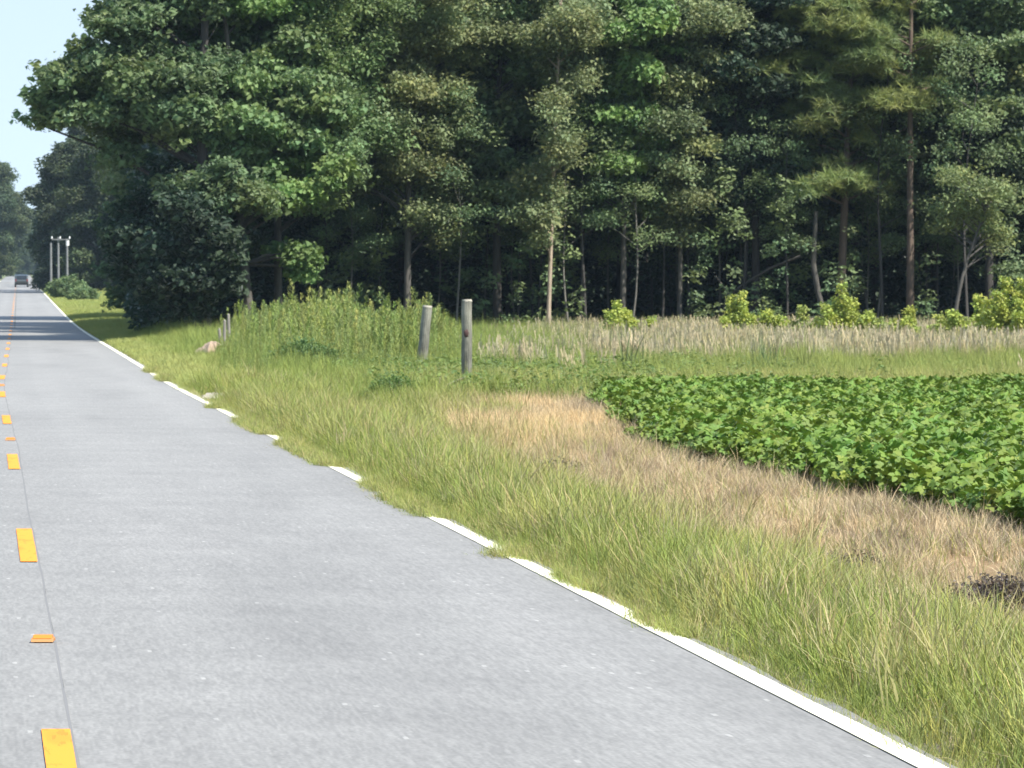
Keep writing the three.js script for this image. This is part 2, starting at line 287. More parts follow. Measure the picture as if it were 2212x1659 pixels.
// ---------------------------------------------------------------- grass and field
const LUSH = [0.245, 0.300, 0.058], OLIVE = [0.35, 0.35, 0.105], STRAW = [0.52, 0.415, 0.26], PALE = [0.50, 0.39, 0.22], TANHEAD = [0.47, 0.40, 0.255], WEED = [0.205, 0.28, 0.055], HERB = [0.105, 0.19, 0.045];
{
  const r = rng(101);
  const gA = blades(9, { h: 0.23, w: 0.0075, bend: 0.7, spread: 0.07, taper: true, seg: 3 }, 1), gB = blades(10, { h: 0.15, w: 0.008, bend: 1.0, spread: 0.09, taper: true, seg: 3 }, 2);
  const listA = [], listB = [], dead = [], matted = [];
  for (let z = 12; z < 66; z += 0.25) {
    const x0 = roadX(z) + EDGE - 0.25, x1 = Math.min(0.1335 * z * 1.12 + 1.2, roadX(z) + soyEdge(z) + 0.2 + (z > 56 ? 12 : 0)), x00 = Math.max(x0, -0.1335 * z * 1.12 - 1.2);
    if (x1 <= x00) continue;
    const dens = 330 * Math.min(1, 22 / z), n = Math.round((x1 - x00) * 0.25 * dens);
    for (let k = 0; k < n; k++) {
      const zz = z + r() * 0.25, x = lerp(x00, x1, r()), u = x - roadX(zz);
      const e = soyEdge(zz), nn = fbm(x * 0.9, zz * 0.5, 51, 3), n2 = fbm(x * 3.2, zz * 1.5, 53, 3);
      if (u < EDGE + 0.02 - creep(zz) - 0.03 * r()) continue;
      if (zz > 58.6 && zz < 62.2 && u < 4.7) { if (r() < 0.95) continue; }   // gravel entrance
      const deadness = smooth(u + (nn - 0.5) * 2.2 + (n2 - 0.5) * 1.8, e - 2.55, e - 1.6) * (1 - smooth(zz, 56, 60));
      const verge = smooth(u, EDGE, EDGE + 0.5), p = V(x, groundY(x, zz) - 0.01, -zz), big = 0.85 + zz / 110;
      if (r() < deadness) {
        if (u > e - 0.15 && r() < 0.6) continue;
        if (n2 < 0.40 && r() < 0.88) continue; if (r() < 0.10 && zz < 46) { listA.push({ p, ry: r() * 6.28, rx: (r() - 0.5) * 0.5, rz: (r() - 0.5) * 0.5, s: (0.5 + 0.4 * r()) * big, c: tint(mixc(LUSH, OLIVE, r()), r, 0.25, 0.1) }); continue; }
        const gold = smooth(nn, 0.33, 0.52) * lerp(0.22, 1, smooth(zz, 37, 44));
        const c = tint(mixc(mixc(STRAW, [0.29, 0.225, 0.16], smooth(n2, 0.60, 0.36)), [0.70, 0.53, 0.28], gold * 0.85), r, 0.25, 0.08);
        (r() < 0.6 ? matted : dead).push({ p, ry: r() * 6.28, rx: (r() - 0.5) * 0.9, rz: (r() - 0.5) * 0.9, s: (0.5 + 0.5 * r()) * big, c });
      } else {
        const dry = smooth(n2 + (nn - 0.5) * 0.8, 0.42, 0.75) * 0.7 + 0.3 * r() * r();
        let c = mixc(LUSH, OLIVE, clamp(dry + 0.7 * smooth(u, e - 3.0, e - 1.6), 0, 1)); if (r() < 0.10) c = mixc(c, PALE, 0.8);
        c = tint(c, r, 0.3, 0.12);
        const o = { p, ry: r() * 6.28, rx: (r() - 0.5) * (1.3 - 0.8 * verge), rz: (r() - 0.5) * (1.3 - 0.8 * verge), s: (0.45 + 0.35 * verge + 0.55 * r() * (0.3 + 0.7 * verge)) * big * (0.8 + 0.5 * nn), c };
        (r() < 0.7 ? listA : listB).push(o);
      }
    }
  }
  for (let k = 0; k < 900; k++) { // taller loose straws and flowering stems
    const zz = 12.5 + 40 * Math.pow(r(), 1.3), u = EDGE + 0.25 + 2.6 * r(), x = roadX(zz) + u; if (!inView(x, zz, 0.5) || u > soyEdge(zz) - 1.2) continue;
    listA.push({ p: V(x, groundY(x, zz), -zz), ry: r() * 6.28, rx: (r() - 0.5) * 0.9, rz: (r() - 0.5) * 0.9, s: 1.3 + 0.7 * r(), sw: 0.8, c: tint(mixc(LUSH, PALE, 0.3 + 0.7 * r()), r, 0.2, 0.08) });
  }
  for (let k = 0; k < 5200; k++) { // blades that lie over the pavement edge
    const zz = 12.3 + 70 * Math.pow(r(), 1.6), u = EDGE - creep(zz) + 0.005 + 0.10 * r() * r(), x = roadX(zz) + u;
    if (fbm(zz * 0.8, 3, 58, 2) < 0.38 && r() < 0.7) continue;
    listB.push({ p: V(x, groundY(x, zz) - 0.01, -zz), ry: 0, rx: (r() - 0.5) * 0.8, rz: 0.3 + 0.8 * r(), s: (0.35 + 0.6 * r() * r()) * (0.85 + zz / 110), c: tint(mixc(LUSH, r() < 0.4 ? PALE : OLIVE, r()), r, 0.3, 0.1) });
  }
  for (const [a, b, d] of CREEP) for (let k = 0; k < (b - a + 0.5) * 170; k++) { // matted growth right over the painted line
    const zz = lerp(a - 0.35, b + 0.2, r()), t = smooth(zz, a - 0.5, a + 0.1) * (1 - smooth(zz, b - 0.05, b + 0.25)), u = EDGE + 0.04 - (d * t + 0.04) * r(), x = roadX(zz) + u;
    listB.push({ p: V(x, 0.0, -zz), ry: r() * 6.28, rx: (r() - 0.5) * 1.2, rz: (r() - 0.3) * 1.2, s: (0.35 + 0.4 * r()) * (0.8 + zz / 120), c: tint(mixc(LUSH, r() < 0.3 ? PALE : OLIVE, r()), r, 0.3, 0.1) });
  }
  const v = thing('verge_grass', 'tufted yellow green grass on the verge between road and dead strip', 'grass', null, 'stuff');
  instanced('upright_tufts', gA, M.grass, listA, v); instanced('spreading_tufts', gB, M.grass, listB, v);
  const d = thing('dead_grass', 'withered straw coloured grass in a strip along the crop edge', 'dead grass', null, 'stuff');
  instanced('matted_straw', gB, M.grass, matted, d); instanced('standing_straw', gA, M.grass, dead, d);
  console.log('verge', listA.length, listB.length, dead.length, matted.length);
}
{ // soybeans: closed canopy of trifoliate leaves
  const leaflet = (p, idx, o, dir, nrm, l, w) => {
    const s = V().crossVectors(nrm, dir).normalize(), b = p.length / 3, pt = (a, c, h) => { p.push(o.x + dir.x * a + s.x * c + nrm.x * h, o.y + dir.y * a + s.y * c + nrm.y * h, o.z + dir.z * a + s.z * c + nrm.z * h); };
    pt(0, 0, 0); pt(l * 0.3, w / 2, w * 0.12); pt(l * 0.3, -w / 2, w * 0.12); pt(l * 0.5, 0, 0); pt(l * 0.72, w * 0.36, w * 0.02); pt(l * 0.72, -w * 0.36, w * 0.02); pt(l, 0, -l * 0.12);
    idx.push(b, b + 3, b + 1, b, b + 2, b + 3, b + 1, b + 3, b + 4, b + 2, b + 5, b + 3, b + 3, b + 6, b + 4, b + 3, b + 5, b + 6);
  };
  const plant = (seed, h) => {
    const r = rng(seed), p = [], idx = [];
    for (let k = 0; k < 34; k++) {
      const a = r() * 6.28, y = h * (0.35 + 0.65 * Math.pow(r(), 0.6)), rad = 0.03 + 0.17 * r(), o = V(Math.cos(a) * rad, y, Math.sin(a) * rad);
      const nrm = V((r() - 0.5) * 1.9, 0.6 + 0.5 * r(), (r() - 0.5) * 1.9).normalize();
      for (let j = -1; j <= 1; j++) { const aa = a + j * 1.45 + (r() - 0.5) * 0.4, d = V(Math.cos(aa), -0.15, Math.sin(aa)); d.addScaledVector(nrm, -d.dot(nrm)).normalize(); leaflet(p, idx, o, d, nrm, 0.047 + 0.034 * r(), 0.034 + 0.024 * r()); }
    }
    for (let k = 0; k < 3; k++) { const b = p.length / 3, a = k * 2.1; p.push(-0.006, 0, 0, 0.006, 0, 0, Math.cos(a) * 0.1, h * 0.8, Math.sin(a) * 0.1); idx.push(b, b + 1, b + 2); }
    const g = new THREE.BufferGeometry(); g.setAttribute('position', new THREE.Float32BufferAttribute(p, 3)); g.setIndex(idx); g.computeVertexNormals(); return g;
  };
  const r = rng(202), lists = [[], [], []], gs = [plant(1, 0.31), plant(2, 0.34), plant(3, 0.28)];
  for (let z = 18; z < 57.5; z += 0.21) for (let u = 6.65; u < 24; u += 0.15) {
    const zz = z + (r() - 0.5) * 0.2, uu = u + (r() - 0.5) * 0.1, x = roadX(zz) + uu;
    if (uu < soyEdge(zz) + 0.12 + (vnoise(zz * 0.9, 2, 71) - 0.5) * 0.45 || !inView(x, zz, 1.2)) continue;
    const sh = 0.9 + 0.28 * fbm(x * 0.5, zz * 0.4, 73, 3) + (r() - 0.5) * 0.15, edge = smooth(uu - soyEdge(zz), 0, 0.5);
    let c = tint([0.155, 0.245, 0.032], r, 0.26, 0.16); if (r() < 0.08) c = tint([0.23, 0.30, 0.05], r, 0.2, 0.1);
    lists[Math.floor(r() * 3)].push({ p: V(x, groundY(x, zz), -zz), ry: r() * 6.28, rx: (r() - 0.5) * 0.15, rz: (r() - 0.5) * 0.15, s: sh * (0.55 + 0.45 * edge), c });
  }
  const t = thing('soybean_crop', 'dense green low soybean crop with closed leafy canopy beyond the dead strip', 'crop', null, 'stuff');
  lists.forEach((l, i) => instanced('leafy_plants', gs[i], M.soy, l, t));
  console.log('soy', lists.map((l) => l.length).join());
}
{ // meadow with tan seed heads, greener towards the posts
  const r = rng(303);
  const gM = blades(9, { h: 0.74, w: 0.012, bend: 0.45, spread: 0.16, taper: true, seg: 3, head: 4, headLen: 0.26, headW: 0.035 }, 21), gG = blades(12, { h: 0.70, w: 0.015, bend: 0.5, spread: 0.15, taper: true, seg: 3 }, 22);
  const herb = spray(16, 0.2, 0.8, 0.11, 0.06, 24);
  const tan = [], green = [], leafy = [];
  for (let z = 56; z < 140; z += 0.5) {
    const x0 = Math.max(roadX(z) + EDGE + 0.5, -0.1335 * z * 1.1 - 1), x1 = 0.1335 * z * 1.12 + 2;
    const n = Math.round((x1 - x0) * 0.5 * (z < 100 ? 34 : 20));
    for (let k = 0; k < n; k++) {
      const zz = z + r() * 0.5, x = lerp(x0, x1, r()), u = x - roadX(zz), nn = fbm(x * 0.45, zz * 0.2, 81, 3), px = x / zz * DEPTH_PX + 1106; // compass bearing of the tuft
      const right = smooth(x + (nn - 0.5) * 5, -0.5, 6.0), deep = smooth(zz + (nn - 0.5) * 64, 72, 104);
      if (u < 3.6 + smooth(zz, 70, 64) * 0.5) continue;
      const leafOk = u > 5.4 + 1.6 * nn;
      if (zz > 57 && zz < 62.4 && u < 5.0) continue;
      const leftWeeds = (1 - right), p = V(x, groundY(x, zz) - 0.02, -zz), low = smooth(u, 3.6, 6);
      if (zz < 60.5 && u > soyEdge(57) && r() < 0.3) continue;
      if (r() < deep * right * (0.22 + 0.6 * nn)) tan.push({ p, ry: r() * 6.28, rx: (r() - 0.5) * 0.25, rz: (r() - 0.5) * 0.35 - 0.18, s: 0.75 + 0.4 * r(), c: tint(mixc(OLIVE, TANHEAD, clamp(1.7 * nn - 0.1 + 0.3 * r(), 0, 1)), r, 0.22, 0.07) });
      else if (leafOk && r() < 0.26 * leftWeeds + 0.015) leafy.push({ p: p.clone().setY(p.y + 0.12 + 0.25 * r() * low), ry: r() * 6.28, rx: (r() - 0.5) * 0.7, rz: (r() - 0.5) * 0.7, s: 0.45 + 0.6 * r(), c: tint(mixc(HERB, WEED, r()), r, 0.3, 0.15) });
      else green.push({ p, ry: r() * 6.28, rx: (r() - 0.5) * 0.3, rz: (r() - 0.5) * 0.3, s: (0.30 + 0.75 * low * (0.3 + 0.7 * r()) * (0.45 + 1.1 * fbm(x * 1.3, zz * 0.5, 83, 2))) * (0.9 + 0.35 * deep), c: tint(mixc(mixc(LUSH, WEED, nn), OLIVE, (0.3 + 0.4 * right) * r()), r, 0.25, 0.1) });
    }
  }
  const t = thing('meadow_grass', 'tall tan seed headed grass and green tufts between crop and wood', 'meadow grass', null, 'stuff');
  instanced('tan_seed_grass', gM, M.grass, tan, t); instanced('green_tufts', gG, M.grass, green, t);
  const h = thing('leafy_weeds', 'low leafy green weeds tangled round the two old posts', 'weeds', null, 'stuff');
  instanced('weed_leaves', herb, M.leaf, leafy, h);
  console.log('meadow', tan.length, green.length, leafy.length);
}
{ // a stand of tall feathery weeds left of the posts
  const r = rng(404);
  const plume = (seed) => { // one stalk with fine upswept leaves
    const q = rng(seed), p = [], idx = [], b0 = 0; p.push(-0.012, 0, 0, 0.012, 0, 0, 0, 1.3, 0.05); idx.push(0, 1, 2);
    for (let k = 0; k < 95; k++) {
      const t = 0.12 + 0.9 * q(), y = 1.3 * t, a = q() * 6.28, l = (0.24 * (1 - t) + 0.06) * (0.6 + 0.7 * q()), b = p.length / 3, w = 0.011, dx = Math.cos(a), dz = Math.sin(a);
      p.push(0, y, 0, dx * l * 0.5 - dz * w, y + l * 0.45, dz * l * 0.5 + dx * w, dx * l * 0.5 + dz * w, y + l * 0.45, dz * l * 0.5 - dx * w, dx * l * 0.8, y + l * 1.0, dz * l * 0.8); idx.push(b, b + 1, b + 2, b + 1, b + 3, b + 2);
    }
    const g = new THREE.BufferGeometry(); g.setAttribute('position', new THREE.Float32BufferAttribute(p, 3)); g.setIndex(idx); g.computeVertexNormals(); return g;
  };
  const lists = [[], []], gs = [plume(1), plume(2)];
  for (let k = 0; k < 4000; k++) {
    const z = 72 + 44 * r(), dx = lerp(470, 1060, r()), x = PX(dx, z), u = x - roadX(z), n = fbm(x * 0.9, z * 0.3, 91, 3);
    if (u < 4.3 || n < 0.38 + 0.2 * smooth(dx, 900, 1040) + 0.1 * smooth(u, 6, 4.3)) continue;
    const side = smooth(u, 4.3, 7.5) * (1 - 0.65 * smooth(dx, 915, 1010)) * (0.45 + 0.55 * smooth(z, 74, 90));
    lists[k & 1].push({ p: V(x, groundY(x, z) - 0.03, -z), ry: r() * 6.28, rx: (r() - 0.5) * 0.2, rz: (r() - 0.5) * 0.2, s: (0.35 + 0.65 * side) * (0.22 + 0.95 * fbm(x * 0.85, z * 0.06, 93, 2) + 0.3 * r() + (r() < 0.09 ? 0.42 * r() : 0)), c: tint(mixc(WEED, [0.32, 0.35, 0.11], r()), r, 0.28, 0.12) });
  }
  const t = thing('tall_weeds', 'stand of tall feathery green weeds left of the two old posts', 'tall weeds', null, 'stuff');
  lists.forEach((l, i) => instanced('feathery_stalks', gs[i], M.grass, l, t));
}
{ // far verge and clearing
  const r = rng(505), g = blades(12, { h: 0.4, w: 0.03, bend: 0.7, spread: 0.3, taper: true, seg: 2 }, 31), list = [];
  for (let k = 0; k < 60000; k++) {
    const z = 66 + 420 * Math.pow(r(), 1.5), u = EDGE + 0.15 + (r() < 0.6 ? 5 : 16) * Math.pow(r(), 1.2), x = roadX(z) + u; if (!inView(x, z, 1) || (z < 100 && u > 6)) continue;
    const n = fbm(x * 0.3, z * 0.1, 95, 3);
    list.push({ p: V(x, groundY(x, z) - 0.02, -z), ry: r() * 6.28, s: (0.35 + 0.4 * r()) * (0.6 + 0.4 * smooth(u, 3, 5)) * (0.85 + z / 500), c: tint(mixc([0.30, 0.36, 0.08], [0.40, 0.41, 0.13], n), r, 0.2, 0.1) });
  }
  const t = thing('far_grass', 'mown light green grass along the far verge and clearing', 'grass', null, 'stuff');
  instanced('short_tufts', g, M.grass, list, t);
}

// ---------------------------------------------------------------- trees
function tube(pts, radii, sides = 6) {
  const pos = [], uv = [], idx = [], up = V(0, 0, 1), n = pts.length; let len = 0;
  for (let i = 0; i < n; i++) {
    const d = (i + 1 < n ? pts[i + 1].clone().sub(pts[i]) : pts[i].clone().sub(pts[i - 1])); if (i) len += pts[i].distanceTo(pts[i - 1]); d.normalize();
    const a = V().crossVectors(Math.abs(d.z) > 0.9 ? V(1, 0, 0) : up, d).normalize(), b = V().crossVectors(d, a);
    for (let k = 0; k <= sides; k++) { const t = k / sides * 6.28319, c = Math.cos(t) * radii[i], s = Math.sin(t) * radii[i]; pos.push(pts[i].x + a.x * c + b.x * s, pts[i].y + a.y * c + b.y * s, pts[i].z + a.z * c + b.z * s); uv.push(k / sides, len * 0.5); }
  }
  for (let i = 0; i + 1 < n; i++) for (let k = 0; k < sides; k++) { const p = i * (sides + 1) + k; idx.push(p, p + 1, p + sides + 1, p + 1, p + sides + 2, p + sides + 1); }
  const g = new THREE.BufferGeometry(); g.setAttribute('position', new THREE.Float32BufferAttribute(pos, 3)); g.setAttribute('uv', new THREE.Float32BufferAttribute(uv, 2)); g.setIndex(idx); g.computeVertexNormals(); return g;
}
const SPRAY = { broad: spray(20, 0.40, 0.40, 0.19, 0.125, 51), fine: spray(26, 0.36, 0.5, 0.13, 0.075, 52), star: spray(15, 0.36, 0.45, 0.23, 0.18, 53), needle: tuft(34, 0.30, 0.022, 54), mass: spray(26, 0.7, 0.5, 0.34, 0.24, 55) };
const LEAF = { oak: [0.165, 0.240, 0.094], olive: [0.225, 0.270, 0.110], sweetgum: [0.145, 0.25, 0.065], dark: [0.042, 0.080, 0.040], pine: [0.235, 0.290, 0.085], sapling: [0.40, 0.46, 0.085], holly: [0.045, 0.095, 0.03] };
// o: {h, r, base (crown base), lean, pads:[{p, r, ry}], spray, color, bark, seed, perPad}
function growTree(t, o) {
  const r = rng(o.seed), seg = 9, pts = [], rad = [], lean = o.lean || [0, 0];
  const wob = o.wobble === undefined ? 0.18 : o.wobble, ph = r() * 6.28, ph2 = r() * 6.28;
  const axis = (y) => { const k = y / o.h; return V(lean[0] * k + Math.sin(k * 5 + ph) * wob * k, y, lean[1] * k + Math.sin(k * 4 + ph2) * wob * k); };
  for (let i = 0; i <= seg; i++) { const k = Math.pow(i / seg, 1.15); pts.push(axis(k * o.h)); rad.push(o.r * (i === 0 ? 1.35 : 1) * (1 - 0.86 * k)); }
  pts[0].y = -0.3;
  part('trunk', tube(pts, rad, 8), o.bark, t);
  const limbs = [], leaves = [];
  for (const pad of o.pads) {
    const d = Math.hypot(pad.p.x - lean[0] * pad.p.y / o.h, pad.p.z - lean[1] * pad.p.y / o.h), y0 = clamp(pad.p.y - d * (o.rise === undefined ? 0.45 : o.rise) - 0.2, o.h * 0.16, o.h * 0.97), a = axis(y0), b = pad.p;
    const mid = a.clone().lerp(b, 0.5); mid.y += 0.06 * d; mid.x += (r() - 0.5) * 0.3; mid.z += (r() - 0.5) * 0.3;
    const r0 = Math.min(0.35 * o.r, 0.018 + 0.014 * d);
    if (d > 0.25 && (d < 2.6 || r() < 0.35) && pad.c !== LEAF.dark) limbs.push(tube([a, a.clone().lerp(mid, 0.5), mid, mid.clone().lerp(b, 0.5), b], [r0, r0 * 0.85, r0 * 0.65, r0 * 0.45, r0 * 0.25], 4));
    const n = Math.round((pad.n || o.perPad || 34) * pad.r * pad.r), tone = 1 + (r() - 0.5) * 0.35, warm = (r() - 0.5) * 0.16;
    for (let k = 0; k < n; k++) {
      // mostly on the pad's shell, some inside, ragged at the rim
      const az = r() * 6.28, c = 1 - 1.6 * Math.pow(r(), 1.15), s = Math.sqrt(Math.max(0, 1 - c * c)), f = r() < 0.72 ? 0.78 + 0.42 * r() * r() : 0.75 * Math.cbrt(r());
      const p = V(b.x + Math.cos(az) * s * pad.r * f, b.y + c * (pad.ry || pad.r * 0.6) * f, b.z + Math.sin(az) * s * pad.r * f);
      const cc = tint(pad.c || o.color, r, 0.22, 0.10);
      leaves.push({ p, ry: r() * 6.28, rx: (r() - 0.5) * 0.8 + Math.sin(az) * s * 0.3, rz: (r() - 0.5) * 0.8, s: (o.size || 1) * (0.7 + 0.6 * r()), c: [cc[0] * tone * (1 + warm), cc[1] * tone, cc[2] * tone * (1 - warm)] });
    }
  }
  if (limbs.length) part('limbs', mergeGeometries(limbs), o.bark, t);
  if (leaves.length) instanced('crown', o.spray, o.leafMat || M.leaf, leaves, t);
  return leaves.length;
}
// pads of a free standing crown
function crownPads(seed, h, y0, R, n, pr = 1.1) {
  const r = rng(seed), pads = [];
  for (let k = 0; k < n; k++) {
    const t = (k + r()) / n, y = lerp(y0, h, t), prof = Math.sqrt(Math.max(0.02, Math.sin(Math.PI * clamp(0.16 + 0.84 * t, 0, 0.985)))), a = k * 2.4 + r() * 0.9, d = R * prof * (0.45 + 0.6 * r());
    pads.push({ p: V(Math.cos(a) * d, y, Math.sin(a) * d), r: pr * (0.7 + 0.6 * r()), ry: pr * (0.42 + 0.25 * r()) });
  }
  return pads;
}
let leafTotal = 0;
// the trees along the wood's front, each with its boughs where the survey saw them
function frontTree(o) {
  const X = PX(o.x, o.z), Y = groundY(X, o.z), t = thing(o.name, o.label, 'tree'), r = rng(o.seed * 77 + 5); t.position.set(X, Y, -o.z);
  const pads = o.up ? crownPads(o.seed, o.h, o.up[0], o.up[1], Math.round(o.up[2] * (o.x < 500 ? 1 : 0.45)), 1.2).map((p) => { p.p.z -= (o.up[3] || 0) + 2.4; p.p.x *= 0.85; p.p.x += (o.up[4] || 0); return p; }) : [];
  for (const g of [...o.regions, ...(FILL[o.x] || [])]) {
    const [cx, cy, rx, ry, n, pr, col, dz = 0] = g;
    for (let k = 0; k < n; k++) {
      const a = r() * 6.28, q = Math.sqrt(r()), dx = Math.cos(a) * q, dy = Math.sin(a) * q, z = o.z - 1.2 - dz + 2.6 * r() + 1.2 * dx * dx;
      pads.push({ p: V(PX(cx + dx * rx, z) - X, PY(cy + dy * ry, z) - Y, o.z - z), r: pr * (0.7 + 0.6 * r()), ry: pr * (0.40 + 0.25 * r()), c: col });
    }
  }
  leafTotal += growTree(t, { h: o.h, r: o.r, lean: o.lean, pads, spray: o.spray, color: o.color, bark: o.bark || M.barkGrey, seed: o.seed, perPad: o.perPad || 58, size: (o.size || 1) * 1.3, wobble: o.wobble, rise: o.rise });
  return t;
}
const L = LEAF, BRIGHT = [0.19, 0.30, 0.08], MID = [0.17, 0.255, 0.088];
// further boughs that close the wood's face; darker hollows stay deeper in
const FILL = {};
{
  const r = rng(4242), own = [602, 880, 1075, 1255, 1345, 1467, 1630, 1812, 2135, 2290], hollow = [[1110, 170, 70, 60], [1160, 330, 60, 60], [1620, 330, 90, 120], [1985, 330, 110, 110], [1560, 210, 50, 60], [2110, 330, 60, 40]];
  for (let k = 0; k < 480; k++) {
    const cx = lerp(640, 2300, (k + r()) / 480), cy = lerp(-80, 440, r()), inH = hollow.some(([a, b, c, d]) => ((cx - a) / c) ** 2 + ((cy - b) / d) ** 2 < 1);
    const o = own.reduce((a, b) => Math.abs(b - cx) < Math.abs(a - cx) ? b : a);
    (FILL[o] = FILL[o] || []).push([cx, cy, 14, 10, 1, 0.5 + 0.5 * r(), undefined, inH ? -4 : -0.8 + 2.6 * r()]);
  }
}
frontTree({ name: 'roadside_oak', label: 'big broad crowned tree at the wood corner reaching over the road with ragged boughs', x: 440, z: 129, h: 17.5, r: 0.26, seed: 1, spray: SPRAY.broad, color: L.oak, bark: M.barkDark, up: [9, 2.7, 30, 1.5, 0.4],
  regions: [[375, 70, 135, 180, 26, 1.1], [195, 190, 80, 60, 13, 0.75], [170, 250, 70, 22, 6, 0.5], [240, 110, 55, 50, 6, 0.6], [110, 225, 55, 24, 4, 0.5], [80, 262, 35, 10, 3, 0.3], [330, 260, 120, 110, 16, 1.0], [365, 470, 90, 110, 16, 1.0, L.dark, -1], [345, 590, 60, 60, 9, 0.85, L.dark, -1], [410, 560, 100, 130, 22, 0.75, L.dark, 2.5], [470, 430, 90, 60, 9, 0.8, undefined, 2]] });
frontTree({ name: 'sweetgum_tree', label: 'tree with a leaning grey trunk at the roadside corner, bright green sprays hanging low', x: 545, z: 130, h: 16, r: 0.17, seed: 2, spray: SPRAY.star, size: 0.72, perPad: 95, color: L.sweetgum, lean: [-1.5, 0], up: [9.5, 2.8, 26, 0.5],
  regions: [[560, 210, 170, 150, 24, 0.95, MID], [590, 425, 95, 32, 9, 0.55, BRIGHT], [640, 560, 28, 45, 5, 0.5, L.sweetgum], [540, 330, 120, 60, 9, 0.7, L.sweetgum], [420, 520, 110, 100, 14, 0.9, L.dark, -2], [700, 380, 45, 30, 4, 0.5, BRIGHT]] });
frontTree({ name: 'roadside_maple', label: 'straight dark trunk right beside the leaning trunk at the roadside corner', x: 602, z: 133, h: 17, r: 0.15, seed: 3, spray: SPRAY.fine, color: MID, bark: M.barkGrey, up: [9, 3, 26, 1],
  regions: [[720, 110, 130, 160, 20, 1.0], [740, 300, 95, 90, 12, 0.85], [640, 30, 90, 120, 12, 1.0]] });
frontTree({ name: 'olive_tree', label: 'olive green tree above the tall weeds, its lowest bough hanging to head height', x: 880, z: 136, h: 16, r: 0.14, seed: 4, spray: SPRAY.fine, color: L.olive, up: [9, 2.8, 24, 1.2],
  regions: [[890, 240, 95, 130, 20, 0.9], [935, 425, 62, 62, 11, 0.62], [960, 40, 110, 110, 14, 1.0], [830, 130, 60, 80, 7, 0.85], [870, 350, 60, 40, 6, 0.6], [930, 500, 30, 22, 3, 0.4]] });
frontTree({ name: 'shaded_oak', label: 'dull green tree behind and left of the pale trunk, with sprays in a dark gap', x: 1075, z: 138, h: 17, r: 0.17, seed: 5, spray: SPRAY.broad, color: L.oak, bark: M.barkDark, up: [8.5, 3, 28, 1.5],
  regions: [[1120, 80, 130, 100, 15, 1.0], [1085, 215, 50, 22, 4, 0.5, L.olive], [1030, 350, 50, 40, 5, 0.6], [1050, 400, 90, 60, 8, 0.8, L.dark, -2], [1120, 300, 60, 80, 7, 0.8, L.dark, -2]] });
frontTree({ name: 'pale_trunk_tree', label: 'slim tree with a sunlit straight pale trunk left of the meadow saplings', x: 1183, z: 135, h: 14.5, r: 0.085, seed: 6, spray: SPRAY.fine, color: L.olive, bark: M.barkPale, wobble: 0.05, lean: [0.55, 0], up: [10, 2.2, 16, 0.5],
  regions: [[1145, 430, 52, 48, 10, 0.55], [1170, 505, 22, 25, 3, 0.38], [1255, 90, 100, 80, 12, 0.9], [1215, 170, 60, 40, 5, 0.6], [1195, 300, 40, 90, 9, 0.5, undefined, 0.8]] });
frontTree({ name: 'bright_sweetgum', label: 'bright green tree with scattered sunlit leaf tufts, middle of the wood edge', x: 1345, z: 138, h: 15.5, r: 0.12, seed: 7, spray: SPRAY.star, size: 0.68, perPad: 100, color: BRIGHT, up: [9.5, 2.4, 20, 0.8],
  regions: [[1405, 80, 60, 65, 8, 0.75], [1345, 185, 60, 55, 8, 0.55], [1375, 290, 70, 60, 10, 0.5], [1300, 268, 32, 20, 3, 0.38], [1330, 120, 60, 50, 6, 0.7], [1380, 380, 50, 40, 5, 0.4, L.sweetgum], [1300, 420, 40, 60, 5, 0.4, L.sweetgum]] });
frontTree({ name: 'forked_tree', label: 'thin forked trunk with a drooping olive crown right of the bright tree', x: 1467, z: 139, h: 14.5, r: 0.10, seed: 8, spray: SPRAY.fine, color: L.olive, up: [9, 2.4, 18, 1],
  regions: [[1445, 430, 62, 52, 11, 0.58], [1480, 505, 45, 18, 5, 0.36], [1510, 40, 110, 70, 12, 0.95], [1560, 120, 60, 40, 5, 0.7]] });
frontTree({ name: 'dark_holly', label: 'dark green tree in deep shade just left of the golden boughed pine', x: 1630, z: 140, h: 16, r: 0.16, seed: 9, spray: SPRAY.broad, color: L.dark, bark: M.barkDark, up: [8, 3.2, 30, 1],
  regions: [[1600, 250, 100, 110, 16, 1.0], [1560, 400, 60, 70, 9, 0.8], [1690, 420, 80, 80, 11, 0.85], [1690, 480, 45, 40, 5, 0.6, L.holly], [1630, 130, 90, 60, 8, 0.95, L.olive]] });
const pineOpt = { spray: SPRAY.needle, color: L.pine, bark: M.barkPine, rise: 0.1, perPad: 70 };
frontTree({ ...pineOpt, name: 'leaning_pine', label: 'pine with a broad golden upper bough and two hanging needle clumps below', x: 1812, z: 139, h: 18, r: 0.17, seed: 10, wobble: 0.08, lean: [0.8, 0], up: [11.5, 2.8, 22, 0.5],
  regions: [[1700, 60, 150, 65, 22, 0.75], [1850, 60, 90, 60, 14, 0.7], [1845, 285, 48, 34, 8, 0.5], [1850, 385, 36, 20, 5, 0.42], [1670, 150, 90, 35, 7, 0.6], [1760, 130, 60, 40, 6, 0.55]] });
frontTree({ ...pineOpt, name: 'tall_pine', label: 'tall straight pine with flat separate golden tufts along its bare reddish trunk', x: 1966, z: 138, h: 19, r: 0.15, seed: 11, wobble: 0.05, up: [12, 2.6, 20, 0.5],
  regions: [[2003, 190, 66, 18, 10, 0.46], [2025, 98, 38, 16, 5, 0.4], [1985, 112, 18, 12, 2, 0.35], [1905, 75, 50, 50, 8, 0.6], [1880, 130, 40, 22, 4, 0.5]] });
